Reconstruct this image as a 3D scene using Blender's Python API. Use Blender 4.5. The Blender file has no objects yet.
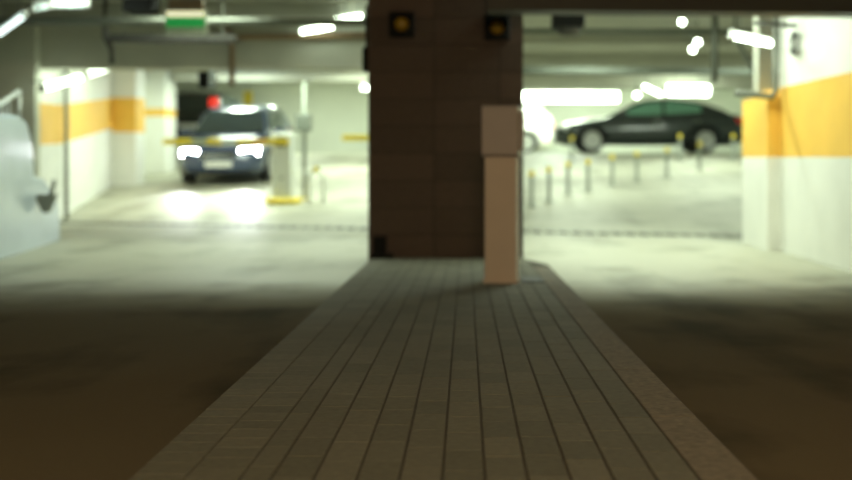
import bpy, bmesh, math, random
from mathutils import Vector, Matrix
random.seed(7)
S = bpy.context.scene
COL = S.collection
PI = math.pi

# ------------------------------------------------------------------ camera, world, exposure
EYE = 0.99
cam_d = bpy.data.cameras.new('camera')
cam = bpy.data.objects.new('camera', cam_d); COL.objects.link(cam)
cam.location = (0, 0, EYE)
cam.rotation_euler = (PI/2, 0, 0)
cam_d.sensor_width = 36.0
cam_d.lens = 36.0 * 1100 / 852
cam_d.shift_x = -40 / 852
cam_d.shift_y = -83 / 852
cam_d.clip_start = 0.05; cam_d.clip_end = 200
cam_d.dof.use_dof = True
cam_d.dof.focus_distance = 3.5
cam_d.dof.aperture_fstop = 1.45
S.camera = cam
w = bpy.data.worlds.new('world'); S.world = w; w.use_nodes = True
w.node_tree.nodes['Background'].inputs[0].default_value = (0.9, 0.75, 0.5, 1)
w.node_tree.nodes['Background'].inputs[1].default_value = 0.006
S.view_settings.view_transform = 'Standard'; S.view_settings.look = 'None'
S.view_settings.gamma = 1.0; S.view_settings.use_curve_mapping = False
S.view_settings.exposure = 0.0
S.cycles.max_bounces = 8; S.cycles.diffuse_bounces = 5; S.cycles.glossy_bounces = 4
S.cycles.caustics_reflective = False; S.cycles.caustics_refractive = False
S.cycles.sample_clamp_indirect = 6.0
TUBE = (0.85, 1.0, 0.79)
TUBE_STRENGTH = 16.0
ROOM_POWER = 0.42

def area_light(name, loc, sx, sy, power, color, rot=(0, 0, 0), spread=PI):
    d = bpy.data.lights.new(name, 'AREA'); d.shape = 'RECTANGLE'; d.size = sx; d.size_y = sy
    d.energy = power; d.color = color; d.spread = spread
    o = bpy.data.objects.new(name, d); COL.objects.link(o); o.location = loc; o.rotation_euler = rot
    return o
# warm fill added under the ramp roof, unseen behind the camera
area_light('ramp_fill_light', (0.2, -2.2, 2.75), 0.9, 0.3, 190, (1.0, 0.74, 0.43), (math.radians(48), 0, 0))
# added fill rows, unseen behind the front beam and between the deep ceiling beams
FILL_ROWS = [(-4.1, 11.0, 2.86, 85), (-2.0, 11.0, 2.86, 85), (1.1, 10.1, 2.92, 65), (1.95, 10.1, 2.92, 165),
        (-3.0, 12.85, 2.93, 70), (2.2, 12.7, 2.93, 240),
        (-4.3, 18.6, 2.92, 260), (-2.5, 18.4, 2.92, 260), (2.0, 18.6, 2.92, 200), (5.5, 18.6, 2.92, 200),
        (-5.0, 24.0, 2.92, 400), (-2.2, 24.0, 2.92, 400), (2.2, 22.6, 2.92, 230), (5.5, 22.6, 2.92, 230),
        (-5.0, 30.4, 3.35, 400), (-1.5, 30.4, 3.35, 400), (2.5, 30.4, 3.35, 520), (6.0, 30.4, 3.35, 420)]
for i, (x, y, z, p) in enumerate(FILL_ROWS):
    area_light('fill_batten', (x, y, z), *((0.10, 1.2) if i < 4 else (1.2, 0.10)), p * ROOM_POWER, TUBE)

# ------------------------------------------------------------------ materials
def nt(name):
    m = bpy.data.materials.new(name); m.use_nodes = True
    return m, m.node_tree.nodes, m.node_tree.links, m.node_tree.nodes['Principled BSDF']
def mat(name, col, rough=0.6, metal=0.0, noise=0.0, scale=6.0, bump=0.0, coat=0.0, spec=0.5):
    m, N, L, B = nt(name)
    B.inputs['Base Color'].default_value = (*col, 1); B.inputs['Roughness'].default_value = rough
    B.inputs['Metallic'].default_value = metal; B.inputs['Coat Weight'].default_value = coat
    B.inputs['Specular IOR Level'].default_value = spec
    tc = N.new('ShaderNodeTexCoord'); n = N.new('ShaderNodeTexNoise')
    n.inputs['Scale'].default_value = scale; n.inputs['Detail'].default_value = 5
    L.new(tc.outputs['Object'], n.inputs['Vector'])
    r = N.new('ShaderNodeValToRGB')
    k = max(noise, 0.02)
    r.color_ramp.elements[0].position = 0.3; r.color_ramp.elements[1].position = 0.7
    r.color_ramp.elements[0].color = (*[c * (1 - k) for c in col], 1)
    r.color_ramp.elements[1].color = (*[min(1, c * (1 + k)) for c in col], 1)
    L.new(n.outputs['Fac'], r.inputs['Fac']); L.new(r.outputs['Color'], B.inputs['Base Color'])
    if bump:
        b = N.new('ShaderNodeBump'); b.inputs['Strength'].default_value = bump; b.inputs['Distance'].default_value = 0.01
        L.new(n.outputs['Fac'], b.inputs['Height']); L.new(b.outputs['Normal'], B.inputs['Normal'])
    return m
def emit(name, col, strength):
    m, N, L, B = nt(name)
    B.inputs['Base Color'].default_value = (*col, 1)
    B.inputs['Emission Color'].default_value = (*col, 1); B.inputs['Emission Strength'].default_value = strength
    return m
def floor_mat():
    m, N, L, B = nt('worn_concrete')
    tc = N.new('ShaderNodeTexCoord')
    n1 = N.new('ShaderNodeTexNoise'); n1.inputs['Scale'].default_value = 1.1; n1.inputs['Detail'].default_value = 6
    mp = N.new('ShaderNodeMapping'); mp.inputs['Scale'].default_value = (1.6, 0.35, 1)
    n2 = N.new('ShaderNodeTexNoise'); n2.inputs['Scale'].default_value = 1.2; n2.inputs['Detail'].default_value = 4
    n3 = N.new('ShaderNodeTexNoise'); n3.inputs['Scale'].default_value = 60; n3.inputs['Detail'].default_value = 3
    L.new(tc.outputs['Object'], n1.inputs['Vector']); L.new(tc.outputs['Object'], mp.inputs['Vector'])
    L.new(mp.outputs['Vector'], n2.inputs['Vector']); L.new(tc.outputs['Object'], n3.inputs['Vector'])
    mx = N.new('ShaderNodeMath'); mx.operation = 'ADD'
    L.new(n1.outputs['Fac'], mx.inputs[0]); L.new(n2.outputs['Fac'], mx.inputs[1])
    r = N.new('ShaderNodeValToRGB')
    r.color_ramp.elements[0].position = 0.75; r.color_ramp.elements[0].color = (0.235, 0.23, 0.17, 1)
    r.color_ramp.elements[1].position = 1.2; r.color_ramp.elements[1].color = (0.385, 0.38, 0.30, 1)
    half = N.new('ShaderNodeMath'); half.operation = 'MULTIPLY'; half.inputs[1].default_value = 1.0
    L.new(mx.outputs[0], half.inputs[0]); L.new(half.outputs[0], r.inputs['Fac'])
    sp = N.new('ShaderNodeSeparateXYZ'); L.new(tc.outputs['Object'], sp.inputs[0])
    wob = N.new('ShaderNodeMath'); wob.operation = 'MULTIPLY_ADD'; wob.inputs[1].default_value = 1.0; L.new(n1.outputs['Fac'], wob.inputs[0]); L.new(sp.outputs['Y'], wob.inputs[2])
    mr = N.new('ShaderNodeMapRange'); mr.inputs['From Min'].default_value = 6.8; mr.inputs['From Max'].default_value = 9.5; mr.interpolation_type = 'SMOOTHSTEP'  # near asphalt tone; its blend also paints in the beam's soft shadow edge
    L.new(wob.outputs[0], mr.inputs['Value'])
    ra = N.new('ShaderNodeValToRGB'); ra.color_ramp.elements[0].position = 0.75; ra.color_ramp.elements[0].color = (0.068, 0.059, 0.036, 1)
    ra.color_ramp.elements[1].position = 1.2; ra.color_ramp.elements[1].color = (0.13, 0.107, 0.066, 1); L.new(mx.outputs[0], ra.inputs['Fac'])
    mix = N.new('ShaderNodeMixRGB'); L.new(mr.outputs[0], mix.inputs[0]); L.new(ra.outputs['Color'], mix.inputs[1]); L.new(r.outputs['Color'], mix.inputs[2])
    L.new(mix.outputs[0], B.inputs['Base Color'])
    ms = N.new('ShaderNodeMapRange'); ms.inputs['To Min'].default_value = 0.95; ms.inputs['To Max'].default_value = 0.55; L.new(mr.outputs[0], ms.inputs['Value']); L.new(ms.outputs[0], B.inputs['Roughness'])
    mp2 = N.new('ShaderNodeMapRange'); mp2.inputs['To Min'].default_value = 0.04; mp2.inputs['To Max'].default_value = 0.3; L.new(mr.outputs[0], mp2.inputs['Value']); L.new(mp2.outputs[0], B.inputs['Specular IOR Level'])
    b = N.new('ShaderNodeBump'); b.inputs['Strength'].default_value = 0.25; b.inputs['Distance'].default_value = 0.006
    L.new(n3.outputs['Fac'], b.inputs['Height']); L.new(b.outputs['Normal'], B.inputs['Normal'])
    return m
def paver_mat(name, a, b):
    m, N, L, B = nt(name)
    g = N.new('ShaderNodeNewGeometry'); r = N.new('ShaderNodeValToRGB')
    r.color_ramp.elements[0].color = (*a, 1); r.color_ramp.elements[1].color = (*b, 1)
    tc = N.new('ShaderNodeTexCoord'); n = N.new('ShaderNodeTexNoise'); n.inputs['Scale'].default_value = 45; n.inputs['Detail'].default_value = 4
    L.new(tc.outputs['Object'], n.inputs['Vector'])
    mx = N.new('ShaderNodeMixRGB'); mx.blend_type = 'MULTIPLY'; mx.inputs[0].default_value = 0.5
    L.new(g.outputs['Random Per Island'], r.inputs['Fac']); L.new(r.outputs['Color'], mx.inputs[1]); L.new(n.outputs['Fac'], mx.inputs[2])
    L.new(mx.outputs[0], B.inputs['Base Color']); B.inputs['Roughness'].default_value = 0.8
    bp = N.new('ShaderNodeBump'); bp.inputs['Strength'].default_value = 0.3; bp.inputs['Distance'].default_value = 0.004
    L.new(n.outputs['Fac'], bp.inputs['Height']); L.new(bp.outputs['Normal'], B.inputs['Normal'])
    return m

M = dict(
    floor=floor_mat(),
    paver=paver_mat('grey_brown_paver', (0.145, 0.141, 0.096), (0.195, 0.186, 0.132)),
    kerb=mat('kerb_granite', (0.175, 0.15, 0.11), 0.85, noise=0.25, scale=40, bump=0.3),
    joint=mat('dark_joint_sand', (0.06, 0.052, 0.036), 0.95, noise=0.3, scale=60),
    tile=paver_mat('dark_brown_tile', (0.098, 0.066, 0.050), (0.135, 0.088, 0.066)),
    tilejoint=mat('tile_joint', (0.035, 0.027, 0.024), 0.9),
    white=mat('white_wall_paint', (0.78, 0.78, 0.73), 0.6, noise=0.04, scale=2.5),
    orange=mat('orange_wall_paint', (0.85, 0.50, 0.08), 0.6, noise=0.05, scale=3),
    grey=mat('grey_green_wall', (0.55, 0.56, 0.47), 0.7, noise=0.08, scale=2),
    ceil=mat('ceiling_concrete', (0.40, 0.40, 0.34), 0.8, noise=0.12, scale=1.5),
    beam=mat('beam_concrete', (0.46, 0.46, 0.39), 0.8, noise=0.08, scale=1.8),
    dark=mat('dark_painted_steel', (0.045, 0.042, 0.035), 0.6),
    black=mat('black_plastic', (0.012, 0.012, 0.012), 0.8, spec=0.15),
    pipe=mat('grey_pipe', (0.16, 0.17, 0.14), 0.5, metal=0.2),
    rust=mat('brown_pipe', (0.26, 0.17, 0.10), 0.6),
    steel=mat('galvanised_steel', (0.5, 0.52, 0.5), 0.35, metal=0.7),
    parapet=mat('pale_blue_gloss_paint', (0.55, 0.63, 0.73), 0.2, noise=0.04, scale=3),
    cream=mat('cream_powder_coat', (0.62, 0.52, 0.44), 0.5, noise=0.03),
    greyhead=mat('warm_grey_plastic', (0.43, 0.38, 0.37), 0.5, noise=0.03),
    yellow=mat('yellow_paint', (0.85, 0.66, 0.04), 0.5),
    pole=mat('bollard_grey', (0.33, 0.36, 0.32), 0.5),
    barrierw=mat('barrier_white', (0.72, 0.75, 0.72), 0.4),
    rubber=mat('tyre_rubber', (0.018, 0.018, 0.018), 0.8),
    rim=mat('alloy_rim', (0.62, 0.63, 0.6), 0.3, metal=0.6),
    navy=mat('dark_blue_car_paint', (0.045, 0.066, 0.125), 0.22, coat=0.7),
    blackcar=mat('black_green_car_paint', (0.04, 0.052, 0.052), 0.2, coat=0.8),
    whitecar=mat('white_car_paint', (0.75, 0.76, 0.72), 0.25, coat=0.5),
    suv=mat('charcoal_car_paint', (0.02, 0.024, 0.026), 0.25, coat=0.6),
    glass=mat('dark_car_glass', (0.03, 0.045, 0.045), 0.06, spec=0.9),
    gglass=mat('green_backlit_glass', (0.22, 0.50, 0.38), 0.08, spec=0.9),  # green tint, brightened to stand in for the lit background behind the windows
    sglass=mat('mirror_tinted_glass', (0.62, 0.64, 0.66), 0.06, metal=0.85),
    reader=mat('reader_grey', (0.16, 0.18, 0.15), 0.5),
    grating=mat('drain_iron', (0.10, 0.105, 0.085), 0.7),
    plate=mat('number_plate_white', (0.7, 0.7, 0.68), 0.4),
    chrome=mat('chrome_trim', (0.75, 0.77, 0.78), 0.12, metal=1.0),
    lamp=mat('lamp_lens_clear', (0.75, 0.8, 0.82), 0.15),
    red=mat('red_lens', (0.65, 0.02, 0.02), 0.25),
    redlit=emit('red_tail_light', (1.0, 0.05, 0.03), 0.8),
    head=emit('headlight_white', (0.94, 0.97, 1.0), 60),
    tube=emit('tube_lit', TUBE, TUBE_STRENGTH),
    batten=emit('batten_lit', TUBE, 5),
    tubedim=emit('tube_dim', (0.80, 0.95, 0.92), 0.45),
    tubepale=emit('tube_pale', (0.80, 0.97, 0.92), 2.2),
    exitgreen=emit('exit_green', (0.02, 0.34, 0.07), 0.45),
    exitwhite=emit('exit_pale', (1.0, 0.95, 0.62), 0.75),
    exitpale=mat('exit_lower_pale', (0.45, 0.50, 0.36), 0.5),
    amber=mat('amber_lens', (0.42, 0.27, 0.02), 0.3),
    plaster=mat('far_wall_paint', (0.74, 0.77, 0.68), 0.65, noise=0.04, scale=1.2),
)

# ------------------------------------------------------------------ mesh helpers
def obj(name, bm, mats, parent=None, smooth=False, bevel=0.0, loc=None):
    bmesh.ops.recalc_face_normals(bm, faces=bm.faces)
    me = bpy.data.meshes.new(name); bm.to_mesh(me); bm.free()
    for m in (mats if isinstance(mats, (list, tuple)) else [mats]): me.materials.append(M[m])
    if smooth:
        for p in me.polygons: p.use_smooth = True
    o = bpy.data.objects.new(name, me); COL.objects.link(o)
    if parent: o.parent = parent
    if loc: o.location = loc
    if bevel:
        b = o.modifiers.new('bevel', 'BEVEL'); b.width = bevel; b.segments = 2; b.limit_method = 'ANGLE'
    return o
def NB(): return bmesh.new()
def box(bm, x0, x1, y0, y1, z0, z1, mi=0, mtx=None):
    v = [bm.verts.new((x, y, z)) for x in (x0, x1) for y in (y0, y1) for z in (z0, z1)]
    if mtx:
        for q in v: q.co = mtx @ q.co
    for f in ((0, 1, 3, 2), (4, 6, 7, 5), (0, 4, 5, 1), (2, 3, 7, 6), (0, 2, 6, 4), (1, 5, 7, 3)):
        fc = bm.faces.new([v[i] for i in f]); fc.material_index = mi
    return bm
def prism(bm, pts, z0s, z1s, mi=0):
    """upright prism over plan polygon pts, with per-corner bottom and top heights"""
    b = [bm.verts.new((p[0], p[1], z)) for p, z in zip(pts, z0s)]
    t = [bm.verts.new((p[0], p[1], z)) for p, z in zip(pts, z1s)]
    n = len(pts)
    for f in [list(reversed(b)), t] + [[b[i], b[(i+1) % n], t[(i+1) % n], t[i]] for i in range(n)]:
        bm.faces.new(f).material_index = mi
    return bm
def extr(bm, prof, axis, a0, a1, mi=0):
    """extrude a 2-D profile along axis (0=x: profile is y,z; 1=y: profile is x,z)"""
    def P(p, a): return (a, p[0], p[1]) if axis == 0 else (p[0], a, p[1])
    A = [bm.verts.new(P(p, a0)) for p in prof]; Bv = [bm.verts.new(P(p, a1)) for p in prof]
    n = len(prof)
    for f in [A, list(reversed(Bv))] + [[A[i], Bv[i], Bv[(i+1) % n], A[(i+1) % n]] for i in range(n)]:
        bm.faces.new(f).material_index = mi
    return bm
def tube(bm, pts, r, n=10, mi=0):
    pts = [Vector(p) for p in pts]; rings = []
    for i, p in enumerate(pts):
        d = (pts[min(i+1, len(pts)-1)] - pts[max(i-1, 0)]).normalized()
        u = d.cross(Vector((0, 0, 1)))
        if u.length < 1e-3: u = d.cross(Vector((0, 1, 0)))
        u.normalize(); v = d.cross(u)
        rings.append([bm.verts.new(p + r * (math.cos(2*PI*k/n) * u + math.sin(2*PI*k/n) * v)) for k in range(n)])
    for a, b in zip(rings, rings[1:]):
        for k in range(n): bm.faces.new((a[k], a[(k+1) % n], b[(k+1) % n], b[k])).material_index = mi
    bm.faces.new(list(reversed(rings[0]))).material_index = mi; bm.faces.new(rings[-1]).material_index = mi
    return bm
def lathe(bm, prof, n=20, mi=0, mtx=None):
    """revolve (r, z) profile about z"""
    rings = []
    for r, z in prof:
        rings.append([bm.verts.new((r*math.cos(2*PI*k/n), r*math.sin(2*PI*k/n), z)) for k in range(n)] if r > 1e-5 else [bm.verts.new((0, 0, z))])
    for a, b in zip(rings, rings[1:]):
        for k in range(n):
            k2 = (k+1) % n
            if len(a) == 1 and len(b) == 1: continue
            if len(a) == 1: f = (a[0], b[k], b[k2])
            elif len(b) == 1: f = (a[k], b[0], a[k2])
            else: f = (a[k], b[k], b[k2], a[k2])
            bm.faces.new(f).material_index = mi
    if mtx:
        for ring in rings:
            for v in ring: v.co = mtx @ v.co
    return bm
def tag(o, label, cat, group=None, kind=None):
    o['label'] = label; o['category'] = cat
    if group: o['group'] = group
    if kind: o['kind'] = kind
    return o
def thing(name, label, cat, loc=(0, 0, 0), rot=(0, 0, 0), group=None):
    o = bpy.data.objects.new(name, None); COL.objects.link(o)
    o.location = loc; o.rotation_euler = rot; o.empty_display_size = 0.1
    return tag(o, label, cat, group)
def struct(name, bm, mats, label=None, cat=None, **k):
    o = obj(name, bm, mats, **k); o['kind'] = 'structure'
    if label: o['label'] = label; o['category'] = cat
    return o
def dup(root, loc, label, rot=None):
    r = root.copy(); COL.objects.link(r); r.location = loc; r['label'] = label
    if rot is not None: r.rotation_euler = rot
    for ch in root.children:
        c = ch.copy(); COL.objects.link(c); c.parent = r
        for g in ch.children:
            d = g.copy(); COL.objects.link(d); d.parent = c
    return r

# ------------------------------------------------------------------ structure
def floor_z(x, y):
    if y < 9.25: return 0.21 - 0.0227 * y
    s = y - (14.7 - 0.3 * x)
    return 0.08 * min(max(s, 0), 13.6)
bm = NB()
xs = [-10 + 0.5*i for i in range(42)]; ys = [-4 + 0.5*i for i in range(83)]
g = [[bm.verts.new((x, y, floor_z(x, y))) for x in xs] for y in ys]
for j in range(len(ys)-1):
    for i in range(len(xs)-1): bm.faces.new((g[j][i], g[j][i+1], g[j+1][i+1], g[j+1][i]))
b2 = [[bm.verts.new((x, y, -0.3)) for x in (xs[0], xs[-1])] for y in (ys[0], ys[-1])]
bm.faces.new((b2[0][0], b2[1][0], b2[1][1], b2[0][1]))
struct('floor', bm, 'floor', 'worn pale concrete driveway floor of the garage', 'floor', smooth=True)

# drainage channel across the foot of the far ramp
bm = NB()
for k in range(60):
    t0, t1 = k/60, (k+0.72)/60
    a = Vector((-6.3, 16.55)).lerp(Vector((3.7, 13.55)), t0); b = Vector((-6.3, 16.55)).lerp(Vector((3.7, 13.55)), t1)
    for (p, q) in ((a, b),):
        prism(bm, [(p.x, p.y-0.16), (q.x, q.y-0.16), (q.x, q.y+0.16), (p.x, p.y+0.16)], [-0.02]*4, [0.012, 0.012, 0.018, 0.018])
struct('trim_drain_channel', bm, 'grating', 'steel drain grating across the foot of the ramp', 'drain')

# paved island: pavers in rows with kerbs
def isl_z(y): return 0.31 - 0.0227 * y
def isl_l(y): return -0.775 - 0.0095 * (y - 2.5)      # left edge narrows very little
def isl_r(y): return 0.672 + 0.001 * (y - 2.5)
bm = NB()
Y0, Y1 = 1.2, 9.86
prism(bm, [(isl_l(Y0), Y0), (isl_r(Y0), Y0), (isl_r(9.1), 9.1), (0.50, Y1), (isl_l(Y1), Y1)],
      [-0.05]*5, [isl_z(Y0)-0.0045, isl_z(Y0)-0.0045, isl_z(9.1)-0.0045, isl_z(Y1)-0.0045, isl_z(Y1)-0.0045], 0)
def stone(x0, x1, y0, y1, mi, d=0.0034):
    zs = (isl_z(y0), isl_z(y1)); h = random.uniform(-0.0004, 0.0004)
    e = 0.0016; b = [(x0+d, y0+e), (x1-d, y0+e), (x1-d, y1-e), (x0+d, y1-e)]
    c = 0.0015; k = 0.0004
    top = [(x0+d+c, y0+e+k), (x1-d-c, y0+e+k), (x1-d-c, y1-e-k), (x0+d+c, y1-e-k)]
    zb = [zs[0]-0.02, zs[0]-0.02, zs[1]-0.02, zs[1]-0.02]; zm = [zs[0]-0.004+h, zs[0]-0.004+h, zs[1]-0.004+h, zs[1]-0.004+h]
    vb = [bm.verts.new((*p, z)) for p, z in zip(b, zb)]; vm = [bm.verts.new((*p, z)) for p, z in zip(b, zm)]
    vt = [bm.verts.new((*p, z+0.0025)) for p, z in zip(top, zm)]
    for lo, hi in ((vb, vm), (vm, vt)):
        for i in range(4): bm.faces.new((lo[i], lo[(i+1) % 4], hi[(i+1) % 4], hi[i])).material_index = mi
    bm.faces.new(vt).material_index = mi
def end_y(x): return 9.86 if x < 0.52 else 9.1
# inner columns, ten wide, stones lying along the lane
c0, cw = -0.449, 0.0985
cols = [(c0 + cw*i, c0 + cw*(i+1), 0.2) for i in range(10)]
cols += [(c0 - 0.072, c0, 0.2)]
for (x0, x1, ln) in cols:
    y = Y0 - random.uniform(0, ln)
    while y < 9.84:
        y1 = min(y + ln, end_y((x0+x1)/2) - 0.02)
        if y1 - y > 0.05: stone(x0, x1, max(y, Y0), y1, 1)
        y += ln
# left edge: two courses of cross-laid stones; right edge: one kerb course
for (fa, fb) in ((0.0, 0.5), (0.5, 1.0)):
    y = Y0
    while y < 9.75:
        L0 = isl_l(y); R0 = c0 - 0.072
        stone(L0 + (R0-L0)*fa, L0 + (R0-L0)*fb, y + 0.05*(fa > 0), y + 0.105 + 0.05*(fa > 0), 1, 0.0018); y += 0.105
y = Y0
while y < 8.7:
    stone(c0 + cw*10, isl_r(y), y, y+0.4, 2); y += 0.4
struct('floor_paved_island', bm, ['joint', 'paver', 'kerb'], 'long paved traffic island of grey brown setts between the two lanes', 'traffic island')

# brown tiled pillar on the island's far end
PX0, PX1, PY0, PY1 = -0.877, 0.512, 9.84, 10.6
bm = NB()
box(bm, PX0+0.008, PX1-0.008, PY0+0.008, PY1, 0.03, 3.2, 0)
cxs = [PX0, -0.286, 0.30, PX1]
z = 0.05
while z < 3.15:
    for a, b in zip(cxs, cxs[1:]):
        box(bm, a+0.004, b-0.004, PY0, PY0+0.02, z+0.003, min(z+0.243, 3.2)-0.003, 1)
    for a, b in ((PY0+0.02, PY0+0.36), (PY0+0.36, PY1)):
        for x0, x1 in ((PX0, PX0+0.02), (PX1-0.02, PX1)):
            box(bm, x0, x1, a+0.004, b-0.004, z+0.003, min(z+0.243, 3.2)-0.003, 1)
    z += 0.243
struct('trim_brown_pillar', bm, ['tilejoint', 'tile'], 'broad dark brown tiled pillar at the end of the paved island', 'pillar')

# walls ---------------------------------------------------------------
def banded(name, pts, thick, bands, side=1, base=None, label=None, cat='wall', mats=('white', 'orange', 'grey')):
    """wall along plan polyline, stacked bands [(h0,h1,mi)] above the floor (or absolute when base given)"""
    bm = NB()
    for (p, q) in zip(pts, pts[1:]):
        p, q = Vector(p), Vector(q); n = Vector(((q-p).y, -(q-p).x)).normalized() * thick * side
        fp = floor_z(*p) if base is None else base; fq = floor_z(*q) if base is None else base
        for (h0, h1, mi) in bands:
            prism(bm, [tuple(p), tuple(q), tuple(q+n), tuple(p+n)],
                  [fp+h0, fq+h0, fq+h0, fp+h0], [(fp+h1) if h1 < 9 else 3.6, (fq+h1) if h1 < 9 else 3.6, (fq+h1) if h1 < 9 else 3.6, (fp+h1) if h1 < 9 else 3.6], mi)
    return struct(name, bm, list(mats), label, cat)
banded('wall_right_upper', [(3.31, -3.5), (3.31, 11.62)], 0.2, [(1.72, 9.5, 0)], 1, base=0.0)
banded('wall_right', [(3.31, -3.5), (3.31, 12.66)], 0.2, [(-0.1, 0.99, 0), (0.99, 1.72, 1)], 1, base=0.0,
       label='white side wall with broad orange band at the right edge')
bm = NB()
box(bm, 3.18, 3.32, 11.6, 12.66, -0.02, 0.99, 0); box(bm, 3.18, 3.32, 11.6, 12.66, 0.99, 1.64, 1)
struct('trim_right_pilaster', bm, ['white', 'orange', 'beam'], 'white and orange pilaster standing out from the right wall', 'pilaster')
# recess beyond the right wall
banded('wall_right_return', [(3.31, 12.46), (9.6, 12.46)], 0.2, [(-0.1, 9.5, 0)], -1, base=0.0, mats=('ceil',))
banded('wall_right_far', [(9.6, 12.4), (9.6, 34.3)], 0.2, [(-0.1, 9.5, 0)], 1, base=0.0, mats=('plaster',))
banded('wall_back', [(-10, 34.2), (9.8, 34.2)], 0.2, [(-0.1, 9.5, 0)], -1, base=0.0, mats=('plaster',))
# left side
banded('wall_left_front', [(-10, 15.42), (-6.04, 15.42)], 0.17, [(-0.1, 9.5, 0)], -1, base=0.0, mats=('grey',))
banded('wall_left', [(-6.07, 15.6), (-6.28, 17.0), (-7.05, 21.9)], 0.2, [(-0.1, 1.16, 0), (1.16, 1.76, 1), (1.76, 9.5, 0)], -1,
       label='white side wall with orange band left of the dark blue car')
bm = NB(); fz = floor_z(-6.8, 21.9)
for h0, h1, mi in ((-0.1, 1.07, 0), (1.07, 1.76, 1), (1.76, 2.6, 0)): box(bm, -7.09, -6.57, 21.9, 22.5, fz+h0, fz+h1, mi)
struct('trim_orange_column', bm, ['white', 'orange'], 'square column with an orange upper block behind the left wall', 'column')
banded('wall_left_back', [(-7.2, 22.4), (-7.2, 25.2)], 0.2, [(-0.1, 9.5, 0)], -1, mats=('plaster',))
banded('wall_left_far', [(-9.8, 25.2), (-9.8, 34.3)], 0.2, [(-0.1, 9.5, 0)], -1, base=0.0, mats=('plaster',))
bm = NB(); fz = floor_z(-6.9, 25)
for h0, h1, mi in ((-0.1, 1.24, 0), (1.24, 1.42, 1), (1.42, 2.7, 0)): box(bm, -7.2, -6.72, 24.6, 25.5, fz+h0, fz+h1, mi)
struct('trim_striped_column', bm, ['white', 'orange'], 'white column with a thin orange stripe beside the parked charcoal car', 'column')
banded('wall_ramp_left', [(-5.2, -3.5), (-5.2, 8.6)], 0.2, [(-0.1, 9.5, 0)], -1, base=0.0, mats=('grey',))

# ceilings and beams -----------------------------------------------------
bm = NB(); box(bm, -10, 9.8, -4, 10.3, 3.2, 3.4); struct('ceiling_ramp', bm, 'ceil')
bm = NB(); box(bm, -10, 9.8, 10.3, 25.3, 2.99, 3.4); struct('ceiling', bm, 'ceil', 'grey concrete garage ceiling', 'ceiling')
bm = NB(); box(bm, -10, 9.8, 25.3, 34.4, 3.42, 3.7); struct('ceiling_far', bm, 'white')
bm = NB(); prism(bm, [(0.17, 8.88), (3.31, 9.1), (3.31, 9.4), (0.17, 9.2)], [2.18]*4, [3.2]*4)
struct('trim_front_beam', bm, 'dark', 'dark beam over the right lane beside the brown pillar', 'beam')
bm = NB(); box(bm, -10, -0.86, 9.9, 10.2, 2.46, 3.3); struct('trim_front_beam_left', bm, 'dark')
bm = NB(); box(bm, -10, -0.9, 15.6, 16.0, 2.25, 3.05); struct('trim_left_lintel', bm, 'beam', 'grey lintel beam above the left ramp', 'beam')
bm = NB(); box(bm, -0.9, 9.7, 25.0, 25.4, 2.56, 3.5); struct('trim_far_beam', bm, 'beam', 'plain concrete beam above the black sedan', 'beam')
bm = NB(); box(bm, -10, -0.9, 24.9, 25.4, 2.72, 3.5); struct('trim_far_beam_left', bm, 'beam')
for i, (y0, zb) in enumerate(((17.6, 2.80), (21.2, 2.66))):
    bm = NB(); box(bm, -0.9, 9.7, y0, y0+0.25, zb, 3.05); struct('trim_cross_beam', bm, 'beam')
for i, y0 in enumerate((11.6, 14.2)):
    bm = NB(); box(bm, -10, -0.9, y0, y0+0.25, 2.80, 3.05); struct('trim_cross_beam', bm, 'ceil')
bm = NB(); box(bm, -0.95, -0.75, 18.6, 34.2, 1.6, 3.45); box(bm, -0.95, -0.75, 10.6, 18.6, 2.5, 3.05); struct('trim_long_beam', bm, 'beam')

# ------------------------------------------------------------------ island furniture
# ticket column
t = thing('ticket_machine', 'pinkish beige ticket column standing on the paved island before the brown pillar', 'ticket machine',
          (0.243, 7.48, isl_z(7.48)-0.004), (math.atan(0.0), 0, math.radians(-9)))
bm = NB(); box(bm, -0.108, 0.108, -0.075, 0.115, 0.0, 0.90); obj('body', bm, 'cream', t, bevel=0.008)
bm = NB()
extr(bm, [(-0.115, 0.872), (-0.085, 0.852), (0.125, 0.852), (0.125, 1.20), (-0.10, 1.20), (-0.115, 1.185)], 0, -0.122, 0.122)
obj('head', bm, 'greyhead', t, bevel=0.008)
bm = NB(); extr(bm, [(-0.06, 0.90), (0.08, 0.90), (0.08, 1.16), (-0.06, 1.16)], 0, 0.12, 0.148); obj('side_reader', bm, 'greyhead', t, bevel=0.012)
bm = NB(); box(bm, -0.115, 0.115, -0.082, 0.12, 0.0, 0.03); obj('base_plate', bm, 'cream', t)
bm = NB(); prism(bm, [(0.385, 7.45), (0.53, 7.45), (0.53, 7.86), (0.385, 7.86)], [isl_z(7.45)-0.01, isl_z(7.45)-0.01, isl_z(7.86)-0.01, isl_z(7.86)-0.01],
                 [isl_z(7.45)+0.006, isl_z(7.45)+0.006, isl_z(7.86)+0.006, isl_z(7.86)+0.006])
tag(obj('shade_plate', bm, 'dark'), 'small dark plate standing in for shade on the setts beside the ticket column', 'cover plate')  # dark plate put where the ticket column's base shades the setts
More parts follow.
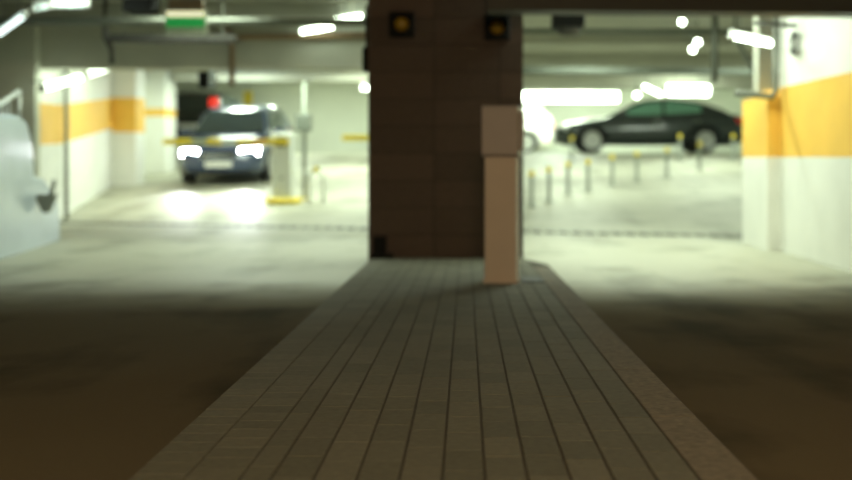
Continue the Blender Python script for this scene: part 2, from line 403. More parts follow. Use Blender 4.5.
# amber signal lamps on the pillar
def signal(x, z, label):
    t = thing('signal_lamp', label, 'signal lamp', (x, PY0, z), group='amber lamps on the brown pillar')
    bm = NB(); box(bm, -0.115, 0.115, -0.07, 0, -0.115, 0.115); obj('housing', bm, 'black', t, bevel=0.015)
    mt = Matrix.Translation((0, -0.07, 0)) @ Matrix.Rotation(PI/2, 4, 'X')
    bm = NB(); lathe(bm, [(0.085, 0), (0.085, 0.09), (0.078, 0.09), (0.078, 0.0)], 20, mtx=mt); obj('visor', bm, 'black', t, smooth=False)
    bm = NB(); lathe(bm, [(0, 0.035), (0.03, 0.03), (0.06, 0.012), (0.068, -0.01)], 18, mtx=mt); obj('lens', bm, 'amber', t, smooth=True)
signal(-0.572, 2.17, 'black signal lamp with amber lens nearer the left lane, on the brown pillar')
signal(0.277, 2.145, 'black signal lamp with amber lens above the ticket column')
t = thing('sensor_box', 'small black box on the brown pillar edge over the left lane', 'sensor', (PX0, PY0+0.1, 1.74))
bm = NB(); box(bm, -0.055, 0, -0.06, 0.06, 0.02, 0.24); obj('housing', bm, 'black', t, bevel=0.01)
bm = NB(); tube(bm, [(-0.02, 0, 0.24), (-0.02, 0, 0.62)], 0.012); obj('cable', bm, 'black', t)
bm = NB(); box(bm, -0.06, 0.06, -0.05, 0, 0, 0.2); box(bm, -0.08, 0.12, -0.07, 0, 0, 0.05)
tag(obj('junction_box', bm, 'black', loc=(-0.77, PY0, isl_z(PY0)-0.006), bevel=0.006), 'small black box low on the brown pillar near its left corner', 'junction box')

# ------------------------------------------------------------------ left parapet with handrail
bm = NB()
P = lambda y: -4.48 - (y-10.58)*0.145
prof = [(8.7, 1.36), (11.2, 1.42), (11.6, 1.36), (11.85, 1.14), (11.9, 0.80), (12.4, 0.74), (13.0, 0.50), (13.15, 0.36)]
for side_i in (0,):
    L0 = [bm.verts.new((P(y), y, 0.0 if y > 9.3 else 0.02)) for y, z in prof]; T0 = [bm.verts.new((P(y), y, z)) for y, z in prof]
    L1 = [bm.verts.new((P(y)-0.3, y, 0.0)) for y, z in prof]; T1 = [bm.verts.new((P(y)-0.3, y, z)) for y, z in prof]
    for i in range(len(prof)-1):
        for q in ((L0[i], L0[i+1], T0[i+1], T0[i]), (T0[i], T0[i+1], T1[i+1], T1[i]), (T1[i], T1[i+1], L1[i+1], L1[i])): bm.faces.new(q)
    bm.faces.new((L0[0], T0[0], T1[0], L1[0])); bm.faces.new((L0[-1], L1[-1], T1[-1], T0[-1]))
struct('wall_parapet', bm, 'parapet', 'glossy pale blue parapet with stepped end along the left lane', 'parapet', bevel=0.03)
t = thing('handrail', 'grey steel handrail on top of the pale blue parapet', 'handrail', (0, 0, 0))
bm = NB(); tube(bm, [(-4.58, 10.0, 1.41), (-4.64, 10.5, 1.44), (-4.72, 11.15, 1.53), (-4.76, 11.72, 1.69), (-4.77, 11.75, 1.62), (-4.77, 11.72, 1.25)], 0.026); obj('top_rail', bm, 'barrierw', t, smooth=True)
for y, zt in ((11.2, 1.54), (11.37, 1.59), (11.55, 1.64)):
    bm = NB(); x = P(y) - 0.18; tube(bm, [(x, y, 1.35), (x, y, zt)], 0.016); obj('post', bm, 'barrierw', t)
t = thing('hose_funnel', 'dark wedge-shaped funnel with a rod on the low step of the blue parapet', 'funnel', (-4.60, 12.05, 0.38))
bm = NB(); extr(bm, [(-0.11, 0.20), (0.11, 0.20), (0.03, 0.0), (-0.02, 0.0)], 1, -0.06, 0.06)
obj('cone', bm, 'pipe', t)
bm = NB(); tube(bm, [(0.05, 0.0, 0.18), (0.09, 0.0, 0.36)], 0.022); obj('rod', bm, 'pipe', t)
bm = NB(); tube(bm, [(-6.18, 17.0, 0.02), (-6.18, 17.0, 2.6)], 0.035)
tag(obj('drain_pipe', bm, 'pipe', smooth=True), 'thin dark downpipe standing against the orange-banded left wall', 'pipe')

# ------------------------------------------------------------------ ceiling lights
def batten(loc_a, loc_b, label, zc=2.99, lit='tube', r=0.03, group='lit tube lights under the ceiling', hang=True, name='tube_light'):
    a, b = Vector(loc_a), Vector(loc_b); m = (a+b)/2
    t = thing(name, label, 'ceiling light', tuple(m), group=group)
    a, b = a-m, b-m
    bm = NB(); tube(bm, [a, b], r, 12); obj('tube', bm, lit, t, smooth=True)
    bm = NB(); up = Vector((0, 0, r+0.018)); d = (b-a).normalized()
    tube(bm, [a+up-d*0.03, b+up+d*0.03], 0.02, 4); obj('housing', bm, 'barrierw', t)
    for s, e in ((a, 1), (b, -1)):
        bm = NB(); tube(bm, [s+d*0.01*e, s-d*0.03*e], r*1.15, 12); obj('end_cap', bm, 'barrierw', t)
    if hang:
        for f in (0.2, 0.8):
            p = a.lerp(b, f) + up
            if zc - (m.z + p.z) > 0.03:
                bm = NB(); tube(bm, [p, Vector((p.x, p.y, zc - m.z))], 0.008, 6); obj('hanger', bm, 'pipe', t)
    else:
        for f in (0.15, 0.85):
            p = a.lerp(b, f) + up
            bm = NB(); tube(bm, [p, p + Vector((-0.24, 0, 0.0))], 0.012, 6); obj('wall_bracket', bm, 'pipe', t)
    return t
batten((-2.27, 15.2, 2.72), (-1.78, 14.9, 2.76), 'bright short tube light hanging above the left lane')
batten((-1.60, 14.05, 2.74), (-1.30, 13.95, 2.77), 'small bright tube light just beside the brown pillar at left')
batten((2.66, 11.0, 2.20), (3.17, 11.45, 2.17), 'bright slanting tube light above the right lane')
batten((-1.75, 18.4, 2.14), (-1.15, 18.4, 2.14), 'low tube light half hidden behind the brown pillar', zc=2.99)
batten((-5.80, 15.05, 1.93), (-6.0, 17.1, 2.22), r=0.05, lit='batten', label='bright tube light above the orange band, near end of its row', hang=False)
batten((-6.04, 17.5, 2.30), (-6.30, 19.3, 2.55), r=0.05, lit='batten', label='bright tube light above the orange band, far end of its row', hang=False)
batten((-5.35, 12.6, 2.40), (-4.75, 11.85, 2.52), 'pale tube light at the upper left corner by the parapet', lit='tubepale')
batten((-4.6, 11.76, 2.575), (-4.45, 11.75, 2.60), 'short pale tube light next to the upper left corner', lit='tubedim')
batten((-4.25, 11.4, 2.56), (-3.93, 11.4, 2.56), 'dull tube light close under the left ceiling', lit='tubedim')
batten((3.86, 24.0, 2.54), (4.28, 24.0, 2.34), 'tilted tube light above the black sedan bonnet', zc=2.99)
batten((4.42, 24.3, 2.46), (5.38, 24.4, 2.46), 'long bright tube light above the black sedan roof', r=0.11, zc=2.99)
batten((1.55, 30.0, 2.62), (4.15, 30.0, 2.62), 'long bright tube light between the brown pillar and the black sedan windscreen', r=0.12, zc=3.42)
def bulb(loc, label, r=0.045):
    t = thing('globe_lamp', label, 'ceiling light', loc, group='small round lamps under the ceiling')
    bm = NB(); lathe(bm, [(0, -r), (r*0.7, -r*0.7), (r, 0), (r*0.7, r*0.7), (0, r)], 14); obj('globe', bm, 'tube', t, smooth=True)
    bm = NB(); lathe(bm, [(0, r*0.7), (r*0.8, r*0.7), (r*0.6, r*1.7), (0, r*1.7)], 14); obj('socket', bm, 'pipe', t)
    bm = NB(); tube(bm, [(0, 0, r*1.5), (0, 0, 2.99-loc[2])], 0.008, 6); obj('hanger', bm, 'pipe', t)
bulb((-1.66, 14.2, 2.77), 'small round lamp beside the short tube light left of the brown pillar', 0.03)
bulb((2.8, 14.26, 2.74), 'single round lamp under the ceiling right of the brown pillar')
bulb((3.37, 16.0, 2.66), 'upper of two round lamps hanging close together over the right lane', 0.05)
bulb((3.33, 16.15, 2.57), 'lower of two round lamps hanging close together over the right lane', 0.05)
bulb((3.73, 24.0, 2.34), 'round lamp left of the tilted tube light above the black sedan bonnet', 0.06)
# unseen battens added as fittings for the fill area lights
first = None
for i, (x, y, z, p) in enumerate(FILL_ROWS):
    if first is None:
        first = thing('fill_batten', '', 'ceiling light', (x, y, z), (0, 0, PI/2), group='added fill battens hidden behind the beams')
        bm = NB(); box(bm, -0.62, 0.62, -0.07, 0.07, 0.012, 0.06); obj('housing', bm, 'barrierw', first)
        q = first
    else: q = dup(first, (x, y, z), '', (0, 0, PI/2 if i < 4 else 0))
    q['label'] = 'added white fill batten, unseen behind the ceiling beams'
t = thing('ramp_fill_lamp', 'added warm fill lamp under the ramp roof, out of view', 'ceiling light', (0.2, -2.25, 2.76), (math.radians(48), 0, 0))
bm = NB(); box(bm, -0.5, 0.5, -0.2, 0.2, 0.0, 0.08); obj('housing', bm, 'dark', t)  # housing and bracket made up to carry the added warm fill
bm = NB(); tube(bm, [(0, 0, 0.06), (0, 0.22, 0.27)], 0.02); obj('bracket', bm, 'dark', t)

# exit sign
t = thing('exit_sign', 'green lit exit sign hanging above the left lane', 'exit sign', (-3.19, 12.5, 2.38))
bm = NB(); box(bm, -0.235, 0.235, 0, 0.06, 0.0, 0.285); obj('housing', bm, 'exitpale', t, bevel=0.008)
bm = NB(); box(bm, -0.215, 0.215, -0.006, 0.002, 0.085, 0.20); obj('green_panel', bm, 'exitgreen', t)
bm = NB(); box(bm, -0.215, 0.215, -0.006, 0.002, 0.20, 0.268); obj('light_strip', bm, 'exitwhite', t)
bm = NB(); box(bm, -0.2, 0.2, 0.01, 0.05, 0.285, 0.43); obj('bracket', bm, 'rust', t)
for x in (-0.15, 0.15):
    bm = NB(); tube(bm, [(x, 0.03, 0.43), (x, 0.03, 0.61)], 0.012, 6); obj('hanger', bm, 'pipe', t)
# hanging dark units
def hung(x, y, z0, w_, h_, label, tray):
    t = thing('ventilation_unit', label, 'ventilation unit', (x, y, z0))
    bm = NB(); box(bm, -w_/2, w_/2, -0.15, 0.2, 0, h_); obj('casing', bm, 'black', t, bevel=0.02)
    if tray:
        bm = NB(); lathe(bm, [(0, -0.09), (0.10, -0.085), (0.14, -0.03), (0.14, 0.0), (0, 0.0)], 20); obj('outlet', bm, 'dark', t, smooth=True)
    if 2.99 - z0 - h_ > 0.02:
        for x_ in (-w_/3, w_/3):
            bm = NB(); tube(bm, [(x_, 0, h_-0.01), (x_, 0, 2.99-z0)], 0.01, 6); obj('hanger', bm, 'pipe', t)
hung(1.17, 12.6, 2.47, 0.36, 0.25, 'black ceiling ventilation unit with round outlet right of the brown pillar', True)
hung(-3.55, 12.0, 2.56, 0.32, 0.24, 'black ceiling ventilation unit beside the exit sign', False)

# pipes and cable trays
def pipe(name, pts, r, m, label, cat='pipe'):
    bm = NB(); tube(bm, pts, r, 10); return tag(obj(name, bm, m, smooth=True), label, cat)
pipe('ceiling_pipe', [(-9.5, 13.0, 2.60), (-5.0, 13.0, 2.60), (-1.0, 13.0, 2.58)], 0.05, 'pipe', 'dark pipe running across the ceiling behind the exit sign')
pipe('ceiling_pipe', [(-4.2, 15.45, 2.66), (-1.0, 15.4, 2.70)], 0.045, 'rust', 'brown pipe along the grey lintel over the left lane')
pipe('ceiling_pipe', [(-9.5, 12.2, 2.75), (-1.0, 12.2, 2.78)], 0.03, 'pipe', 'thin pipe close under the left ceiling')
pipe('ceiling_pipe', [(-0.5, 15.4, 2.76), (5.0, 15.4, 2.74)], 0.04, 'reader', 'dark pipe across the ceiling right of the brown pillar, nearest one')
pipe('ceiling_pipe', [(-0.5, 19.5, 2.53), (6.0, 19.5, 2.50)], 0.07, 'reader', 'dark pipe across the ceiling in front of the far beam')
pipe('ceiling_pipe', [(0.95, 19.3, 2.99), (0.95, 19.3, 2.50), (0.95, 19.3, 2.25), (0.9, 19.3, 2.2)], 0.03, 'pipe', 'short drop pipe close right of the brown pillar')
pipe('drop_pipe', [(-3.5, 15.5, 2.9), (-3.3, 15.5, 2.72), (-3.3, 15.5, 2.0)], 0.045, 'rust', 'brown vertical drop pipe in front of the grey lintel')
pipe('drop_pipe', [(3.3, 14.6, 2.99), (3.3, 14.6, 2.50), (3.3, 14.6, 1.98)], 0.05, 'pipe', 'dark vertical drop pipe left of the orange pilaster')
pipe('diagonal_pipe', [(3.5, 14.3, 2.99), (3.5, 14.3, 2.55), (3.72, 14.3, 2.15), (3.85, 14.3, 1.85)], 0.03, 'pipe', 'dark diagonal pipe left of the orange pilaster')
pipe('drain_pipe', [(2.82, 11.5, 1.66), (3.05, 11.5, 1.64), (3.2, 11.5, 1.62), (3.24, 11.5, 1.68), (3.25, 11.5, 2.95)], 0.035, 'pipe', 'dark bent pipe crossing over the top of the orange pilaster')
pipe('cable_tube', [(2.86, 11.0, 2.33), (3.29, 10.9, 2.29)], 0.02, 'dark', 'thin dark rod on the right wall under the front beam', 'rod')
bm = NB()
for k in range(3):
    tube(bm, [(3.26, 10.9 + 0.09*math.sin(a*PI/8) + 0.03*k, 2.12 + 0.11*math.cos(a*PI/8)) for a in range(17)], 0.012, 8)
tag(obj('cable_coil', bm, 'dark', smooth=True), 'coil of dark cable hanging on the right wall', 'cable coil')
t = thing('cable_tray', 'dark cable tray hanging behind the exit sign', 'cable tray', (-3.55, 13.35, 2.38))
bm = NB(); box(bm, -0.75, 0.75, -0.1, 0.1, 0, 0.012); box(bm, -0.75, 0.75, -0.1, -0.09, 0, 0.09); box(bm, -0.75, 0.75, 0.09, 0.1, 0, 0.09); obj('tray', bm, 'dark', t)
for x in (-0.6, 0.0, 0.6):
    bm = NB(); tube(bm, [(x, 0, 0.01), (x, 0, 0.61)], 0.01, 6); obj('hanger', bm, 'pipe', t)
for k in range(3):
    bm = NB(); tube(bm, [(-0.75, -0.05+0.05*k, 0.03), (0.75, -0.05+0.05*k, 0.03)], 0.017, 8); obj('cable', bm, 'black', t, smooth=True)
pipe('drop_pipe', [(-4.38, 13.35, 2.99), (-4.38, 13.35, 2.45), (-4.30, 13.35, 2.30), (-4.30, 13.35, 2.12)], 0.035, 'dark', 'short dark bent pipe left of the dark cable tray')
t = thing('camera_cluster', 'dark hanging camera with pale blue lens cover over the left ramp', 'security camera', (-3.95, 16.9, 2.0))
bm = NB(); box(bm, -0.14, 0.08, -0.12, 0.16, 0.05, 0.30); obj('casing', bm, 'black', t, bevel=0.02)
bm = NB(); box(bm, 0.03, 0.10, -0.14, -0.12, 0.06, 0.32); obj('lens_cover', bm, 'parapet', t)
bm = NB(); tube(bm, [(0, 0, 0.29), (0, 0, 0.99)], 0.02); obj('hanger', bm, 'pipe', t)
t = thing('yellow_sign', 'small yellow sign hanging beyond the dark blue car', 'sign', (-5.55, 28.0, 2.3))
bm = NB(); box(bm, -0.11, 0.11, 0, 0.02, 0.0, 0.36); obj('panel', bm, 'yellow', t)
bm = NB(); tube(bm, [(0, 0.01, 0.35), (0, 0.01, 1.12)], 0.01); obj('hanger', bm, 'pipe', t)

# ------------------------------------------------------------------ barriers
def barrier(loc, arm_len, label):
    t = thing('barrier_cabinet', label, 'barrier', loc)
    bm = NB(); box(bm, -0.16, 0.16, -0.17, 0.17, 0.06, 1.05); obj('cabinet', bm, 'barrierw', t, bevel=0.02)
    bm = NB(); extr(bm, [(-0.18, 1.05), (0.18, 1.05), (0.15, 1.17), (-0.15, 1.17)], 0, -0.17, 0.17); obj('hood', bm, 'barrierw', t, bevel=0.02)
    bm = NB(); lathe(bm, [(0, 0), (0.31, 0), (0.31, 0.06), (0.28, 0.085), (0, 0.085)], 24); obj('base_ring', bm, 'yellow', t)
    bm = NB(); box(bm, -0.02, 0.02, -0.19, -0.17, 0.4, 0.44); obj('lock', bm, 'pipe', t)
    bm = NB(); box(bm, -arm_len, 0.12, -0.23, -0.19, 0.97, 1.07); arm = obj('boom', bm, 'yellow', t, bevel=0.006)
    for k in range(int(arm_len/0.5)):
        bm = NB(); x = -0.35 - k*0.5; box(bm, x-0.12, x+0.12, -0.234, -0.186, 0.968, 1.072); obj('stripe', bm, 'orange' if k < 1 else 'exitpale', arm)
    bm = NB(); box(bm, -0.09, 0.09, -0.19, -0.165, 0.93, 1.11); obj('hub', bm, 'pipe', arm)
barrier((-3.06, 18.4, floor_z(-3.06, 18.4)), 1.95, 'white barrier cabinet with yellow boom lowered before the dark blue car')
barrier((-1.1, 18.7, floor_z(-1.1, 18.7)), 0.98, 'barrier whose yellow boom end sticks out from behind the brown pillar')
t = thing('card_reader', 'grey card reader box on a thin post beside the barrier cabinet', 'card reader', (-2.78, 18.9, floor_z(-2.78, 18.9)))
bm = NB(); tube(bm, [(0, 0, 0), (0, 0, 2.0)], 0.035); obj('post', bm, 'reader', t, smooth=True)
bm = NB(); box(bm, -0.14, 0.14, -0.12, 0.02, 1.16, 1.45); obj('reader_box', bm, 'reader', t, bevel=0.02)
bm = NB(); lathe(bm, [(0, 0), (0.1, 0), (0.1, 0.02), (0, 0.02)], 16); obj('base_plate', bm, 'yellow', t)
t = thing('guard_hoop', 'low pale guard hoop with a yellow clip beside the barrier', 'guard hoop', (-2.5, 18.35, floor_z(-2.5, 18.35)))
bm = NB(); tube(bm, [(-0.12, 0, 0.0), (-0.12, 0, 0.45), (-0.06, 0, 0.55), (0.06, 0, 0.55), (0.12, 0, 0.45), (0.12, 0, 0.0)], 0.03); obj('hoop', bm, 'barrierw', t, smooth=True)
bm = NB(); box(bm, -0.04, 0.04, -0.04, 0.04, 0.50, 0.60); obj('clip', bm, 'yellow', t)

# ------------------------------------------------------------------ bollards
BOLL = [(1.02, 17.07), (1.33, 17.65), (1.72, 18.55), (2.10, 18.93), (2.63, 19.78), (3.16, 20.35), (3.86, 21.12), (4.75, 22.35),
        (2.42, 25.2), (4.86, 25.0), (5.95, 24.5)]
ORD = ['first bollard of the row, nearest the brown pillar', 'second bollard of the row from the brown pillar', 'third bollard of the row from the brown pillar',
       'fourth bollard of the row from the brown pillar', 'fifth bollard of the row from the brown pillar', 'sixth bollard of the row from the brown pillar',
       'seventh bollard of the row, below the black sedan door', 'eighth bollard of the row, before the black sedan rear wheel',
       'yellow-topped bollard before the black sedan front bumper', 'yellow-topped bollard before the black sedan rear door', 'yellow-topped bollard before the black sedan boot']
b0 = None
for (x, y), lab in zip(BOLL, ORD):
    loc = (x, y, floor_z(x, y))
    if b0 is None:
        b0 = thing('bollard', lab, 'bollard', loc, group='slim yellow-topped bollards on the ramp')
        bm = NB(); lathe(bm, [(0, 0), (0.032, 0.0), (0.032, 0.47), (0, 0.47)], 14); obj('post', bm, 'pole', b0, smooth=False)
        bm = NB(); lathe(bm, [(0, 0.46), (0.042, 0.48), (0.042, 0.545), (0.03, 0.565), (0, 0.57)], 14); obj('cap', bm, 'yellow', b0)
        bm = NB(); lathe(bm, [(0, 0), (0.08, 0), (0.08, 0.015), (0.04, 0.03), (0, 0.03)], 16); obj('base', bm, 'pole', b0)
    else: dup(b0, loc, lab)

# ------------------------------------------------------------------ cars
def lerp_prof(prof, x):
    prof = sorted(prof)
    if x <= prof[0][0]: return prof[0][1]
    for (a, va), (b, vb) in zip(prof, prof[1:]):
        if x <= b:
            t = (x-a)/(b-a); return va + (vb-va)*t
    return prof[-1][1]
def bake(o, cutters):
    for c in cutters:
        m = o.modifiers.new('cut', 'BOOLEAN'); m.object = c; m.operation = 'DIFFERENCE'; m.solver = 'EXACT'
    dg = bpy.context.evaluated_depsgraph_get()
    me = bpy.data.meshes.new_from_object(o.evaluated_get(dg)); o.modifiers.clear(); o.data = me
    for c in cutters: bpy.data.objects.remove(c)
def make_car(name, label, loc, rot, P, paint, glass, lit=False):
    root = thing(name, label, 'car', loc, rot)
    top, wid, roof = P['top'], P['wid'], P['roof']
    xf, xr = P['front'], P['rear']; zb0 = P.get('clear', 0.2)
    N = 34
    sx = [xr + (xf-xr)*0.5*(1-math.cos(PI*i/N)) for i in range(N+1)]
    def sec(x):
        zt, hw = lerp_prof(top, x), lerp_prof(wid, x)
        e = min(xf-x, x-xr); zb = zb0 + max(0, 0.10*(1-e/0.25)) if e < 0.25 else zb0
        H = zt-zb
        return [(0, zb), (hw*0.82, zb), (hw*0.96, zb+H*0.12), (hw, zb+H*0.45), (hw*0.985, zb+H*0.68), (hw*0.95, zb+H*0.86), (hw*0.86, zb+H*0.965), (hw*0.6, zt+0.012), (0, zt+0.02)]
    bm = NB(); rings = []
    for x in sx:
        s = sec(x); full = [(y, z) for y, z in s] + [(-y, z) for y, z in reversed(s[1:-1])]
        rings.append([bm.verts.new((x, y, z)) for y, z in full])
    for a, b in zip(rings, rings[1:]):
        for k in range(len(a)): bm.faces.new((a[k], a[(k+1) % len(a)], b[(k+1) % len(a)], b[k]))
    bm.faces.new(rings[0]); bm.faces.new(list(reversed(rings[-1])))
    body = obj('body', bm, paint, root, smooth=True)
    R = P['r']; cutters = []
    for wx in P['wheels']:
        bm = NB(); lathe(bm, [(0, -1.3), (R*1.13, -1.3), (R*1.13, 1.3), (0, 1.3)], 28, mtx=Matrix.Translation((wx, 0, R)) @ Matrix.Rotation(PI/2, 4, 'X'))
        cutters.append(obj('cut', bm, 'black'))
    # bake in local space
    body.parent = None; bake(body, cutters); body.parent = root
    # wheel-well liner (dark inner box between the arches)
    hwm = lerp_prof(wid, 0)
    for wx in P['wheels']:
        bm = NB(); box(bm, wx-R*1.12, wx+R*1.12, -hwm+0.24, hwm-0.24, zb0+0.02, R*2.05); obj('wheel_arch_liner', bm, 'black', root)
    # cabin
    zbelt = P['belt']; hb = hwm*0.90; hr = P.get('hroof', hwm*0.70); zroof = max(z for _, z in roof)
    def hwz(z): return hb + (hr-hb)*max(0, min(1, (z-zbelt)/(zroof-zbelt)))
    rx0, rx1 = min(x for x, _ in roof), max(x for x, _ in roof)
    bm = NB(); rings = []; n2 = 22
    for i in range(n2+1):
        x = rx0 + (rx1-rx0)*i/n2; zr = lerp_prof(roof, x); zl = min(lerp_prof(top, x)-0.05, zr-0.02)
        s = [(hwz(zl), zl), (hwz(zl+(zr-zl)*0.6), zl+(zr-zl)*0.6), (hwz(zr)-0.005, zl+(zr-zl)*0.93), (hwz(zr)-0.06, zr), (0, zr+0.02)]
        full = s + [(-y, z) for y, z in reversed(s[:-1])]
        rings.append([bm.verts.new((x, y, z)) for y, z in full])
    for a, b in zip(rings, rings[1:]):
        for k in range(len(a)-1): bm.faces.new((a[k], a[k+1], b[k+1], b[k]))
    bm.faces.new(rings[0]); bm.faces.new(list(reversed(rings[-1])))
    obj('cabin', bm, paint, root, smooth=True)
    def strip(pts_fn, xs_, thick):
        bm = NB(); A = []
        for x in xs_:
            p, q, n = pts_fn(x); A.append([bm.verts.new(Vector(p)+Vector(n)*thick), bm.verts.new(Vector(q)+Vector(n)*thick), bm.verts.new(Vector(q)-Vector(n)*0.01), bm.verts.new(Vector(p)-Vector(n)*0.01)])
        for a, b in zip(A, A[1:]):
            for k in range(4): bm.faces.new((a[k], a[(k+1) % 4], b[(k+1) % 4], b[k]))
        bm.faces.new(A[0]); bm.faces.new(list(reversed(A[-1])))
        return bm
    for s in (1, -1):
        for (xa, xb) in P['windows']:
            def side(x):
                zl = max(zbelt, lerp_prof(top, x)) + 0.035; zh = max(lerp_prof(roof, x)-0.085, zl+0.01)
                return (x, s*hwz(zl), zl), (x, s*hwz(zh), zh), (0, s, 0.25)
            obj('side_window', strip(side, [xa+(xb-xa)*i/8 for i in range(9)], 0.014), glass, root)
    for nm, (xa, xb), sg in (('windscreen', P['ws'], 1), ('rear_window', P['rw'], -1)):
        def scr(x):
            zr = lerp_prof(roof, x) + 0.006; h = (hwz(zr)-0.07)
            return (x, -h, zr), (x, h, zr), (0.6*sg, 0, 0.8)
        obj(nm, strip(scr, [xa+(xb-xa)*i/6 for i in range(7)], 0.02), 'sglass' if glass == 'gglass' else glass, root)
    # wheels
    for wx in P['wheels']:
        for s in (1, -1):
            yw = s*(hwm-0.115); mt = Matrix.Translation((wx, yw, R)) @ Matrix.Rotation(-s*PI/2, 4, 'X')
            bm = NB(); lathe(bm, [(R*0.66, -0.10), (R*0.94, -0.10), (R, -0.07), (R, 0.07), (R*0.94, 0.10), (R*0.66, 0.10), (R*0.66, -0.10)], 28, mtx=mt)
            wo = obj('wheel', bm, 'rubber', root, smooth=False)
            bm = NB(); lathe(bm, [(R*0.67, 0.085), (R*0.67, 0.105), (R*0.58, 0.10), (R*0.58, 0.02), (0, 0.02)], 28, mtx=mt)
            lathe(bm, [(0, 0.095), (R*0.16, 0.09), (R*0.16, 0.03)], 14, mtx=mt)
            for k in range(5):
                box(bm, -R*0.09, R*0.09, R*0.08, R*0.62, 0.03, 0.085, mtx=mt @ Matrix.Rotation(2*PI*k/5, 4, 'Z'))
            obj('rim', bm, 'rim', wo)
    # lamps, grille, plate, mirrors, handles
    for s in (1, -1):
        x, y0_, y1_, z0_, z1_ = P['hl']
        bm = NB(); ya, yb = sorted((s*y0_, s*y1_)); box(bm, x-0.18, x, ya, yb, z0_, z1_)
        for v in bm.verts:
            if abs(v.co.y) > (y0_+y1_)/2: v.co.x -= 0.10
        obj('headlight', bm, 'head' if lit else 'lamp', root, bevel=0.02)
        x, y0_, y1_, z0_, z1_ = P['tl']
        bm = NB(); ya, yb = sorted((s*y0_, s*y1_)); box(bm, x, x+0.22, ya, yb, z0_, z1_)
        for v in bm.verts:
            if abs(v.co.y) > (y0_+y1_)/2: v.co.x += 0.05
        obj('taillight', bm, 'redlit' if P.get('taillit') else 'red', root, bevel=0.02)
        mx_, mz_ = P['mirror']
        bm = NB(); ya, yb = sorted((s*(hwm*0.93), s*(hwm+0.17))); box(bm, mx_-0.10, mx_+0.02, ya, yb, mz_-0.02, mz_+0.13); obj('wing_mirror', bm, paint, root, bevel=0.03)
        for hx in P.get('handles', ()):
            bm = NB(); ya, yb = sorted((s*hwm*0.975, s*(hwm*0.985+0.02))); box(bm, hx-0.1, hx+0.1, ya, yb, zbelt-0.14, zbelt-0.11); obj('door_handle', bm, 'chrome', root)
    x, h_, z0_, z1_ = P['grille']
    bm = NB(); box(bm, x-0.06, x, -h_, h_, z0_, z1_); g_ = obj('grille', bm, 'black', root)
    bm = NB()
    for k in range(3):
        zz = z0_ + (z1_-z0_)*(k+0.7)/3.4; box(bm, x-0.02, x+0.008, -h_*0.96, h_*0.96, zz-0.009, zz+0.009)
    obj('slat', bm, 'chrome', g_)
    bm = NB(); box(bm, x-0.05, x-0.005, -h_*1.7, h_*1.7, zb0+0.06, zb0+0.18); obj('air_intake', bm, 'black', root)
    for xx, sg, zz in ((P['plate'][0], 1, P['plate'][1]), (P['rplate'][0], -1, P['rplate'][1])):
        bm = NB(); box(bm, min(xx, xx+0.02*sg), max(xx, xx+0.02*sg), -0.26, 0.26, zz-0.055, zz+0.055); obj('number_plate', bm, 'plate', root)
    return root

HATCH = dict(front=2.1, rear=-2.1, clear=0.19, r=0.315, wheels=(1.3, -1.28), belt=0.92,
    top=[(-2.1, 0.80), (-2.0, 0.93), (-1.5, 0.97), (0.0, 0.93), (1.0, 0.94), (1.6, 0.84), (1.95, 0.73), (2.1, 0.58)],
    wid=[(-2.1, 0.72), (-1.9, 0.84), (-1.2, 0.89), (1.3, 0.89), (1.85, 0.82), (2.1, 0.66)],
    roof=[(-2.03, 0.95), (-1.7, 1.34), (-1.2, 1.43), (-0.3, 1.47), (0.25, 1.42), (1.08, 0.93)],
    windows=[(0.72, -0.28), (-0.36, -1.2)], ws=(1.02, 0.30), rw=(-2.0, -1.72), hl=(2.05, 0.40, 0.76, 0.57, 0.72), tl=(-2.1, 0.50, 0.78, 0.72, 0.92),
    mirror=(0.78, 0.93), handles=(-0.05, -1.0), grille=(2.1, 0.36, 0.52, 0.66), plate=(2.09, 0.43), rplate=(-2.1, 0.62))
SEDAN = dict(front=2.42, rear=-2.42, clear=0.2, r=0.335, wheels=(1.5, -1.38), belt=0.93,
    top=[(-2.42, 0.78), (-2.33, 1.0), (-1.7, 1.03), (0.0, 0.95), (0.9, 0.95), (1.6, 0.86), (2.1, 0.78), (2.34, 0.68), (2.42, 0.5)],
    wid=[(-2.42, 0.72), (-2.2, 0.86), (-1.4, 0.93), (1.4, 0.93), (2.1, 0.85), (2.42, 0.6)],
    roof=[(-2.05, 1.02), (-1.5, 1.24), (-1.0, 1.36), (-0.45, 1.41), (0.1, 1.37), (0.4, 1.27), (1.1, 0.92)],
    windows=[(0.72, -0.30), (-0.38, -1.30)], ws=(1.02, 0.24), rw=(-1.95, -1.12), hl=(2.3, 0.45, 0.80, 0.58, 0.72), tl=(-2.42, 0.45, 0.82, 0.74, 0.92),
    mirror=(0.74, 0.95), handles=(-0.15, -1.15), grille=(2.42, 0.32, 0.48, 0.66), plate=(2.42, 0.38), rplate=(-2.42, 0.66))
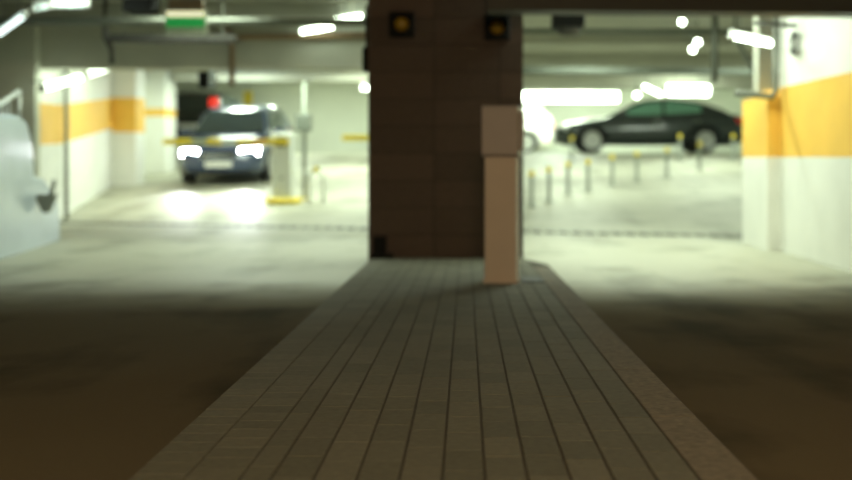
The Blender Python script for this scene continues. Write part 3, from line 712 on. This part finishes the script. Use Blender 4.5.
SUV = dict(front=2.25, rear=-2.25, clear=0.24, r=0.36, wheels=(1.4, -1.35), belt=1.05,
    top=[(-2.25, 0.9), (-2.18, 1.08), (0.0, 1.05), (0.95, 1.06), (1.7, 0.98), (2.1, 0.88), (2.25, 0.65)],
    wid=[(-2.25, 0.82), (-2.05, 0.92), (1.4, 0.94), (2.0, 0.88), (2.25, 0.7)],
    roof=[(-2.2, 1.08), (-2.0, 1.58), (-1.4, 1.66), (-0.2, 1.67), (0.3, 1.6), (1.05, 1.05)], hroof=0.72,
    windows=[(0.72, -0.2), (-0.28, -1.05), (-1.13, -1.85)], ws=(0.98, 0.36), rw=(-2.18, -2.02), hl=(2.2, 0.45, 0.82, 0.68, 0.84), tl=(-2.26, 0.54, 0.74, 1.22, 1.46),
    mirror=(0.75, 1.06), handles=(-0.05, -0.95), grille=(2.25, 0.34, 0.58, 0.78), plate=(2.25, 0.45), rplate=(-2.25, 0.72), taillit=True)
cx, cy = -4.80, 23.5
pitch = math.atan(0.08); roll = math.atan(0.024)
hx, hy = cx, cy
make_car('dark_blue_car', 'dark blue hatchback facing the viewer with both headlights lit', (hx, hy, floor_z(hx, hy)), (roll, pitch, -PI/2), HATCH, 'navy', 'glass', lit=True)
make_car('black_sedan', 'black sedan parked side-on behind the bollards at right', (4.72, 28.95, floor_z(4.72, 28.95)), (0, 0, PI), SEDAN, 'blackcar', 'gglass')
make_car('charcoal_suv', 'charcoal car seen from behind with red tail light beyond the dark blue hatchback', (-7.3, 31.2, floor_z(-7.3, 31.2)), (0, 0, PI/2), SUV, 'suv', 'glass')
make_car('white_car', 'white car parked far back, mostly hidden by the brown pillar', (0.45, 32.4, floor_z(0.45, 32.4)), (0, 0, PI), HATCH, 'whitecar', 'gglass')
# headlight beams
for s in (-0.58, 0.58):
    d = bpy.data.lights.new('headlight_beam', 'SPOT'); d.energy = 300; d.spot_size = math.radians(40); d.spot_blend = 0.8; d.color = (0.92, 0.96, 1.0); d.shadow_soft_size = 0.06
    o = bpy.data.objects.new('headlight_beam', d); COL.objects.link(o)
    o.location = (cx + s, cy - 2.16, floor_z(cx, cy-2.1) + 0.62)
    o.rotation_euler = (math.radians(90-21), 0, PI)
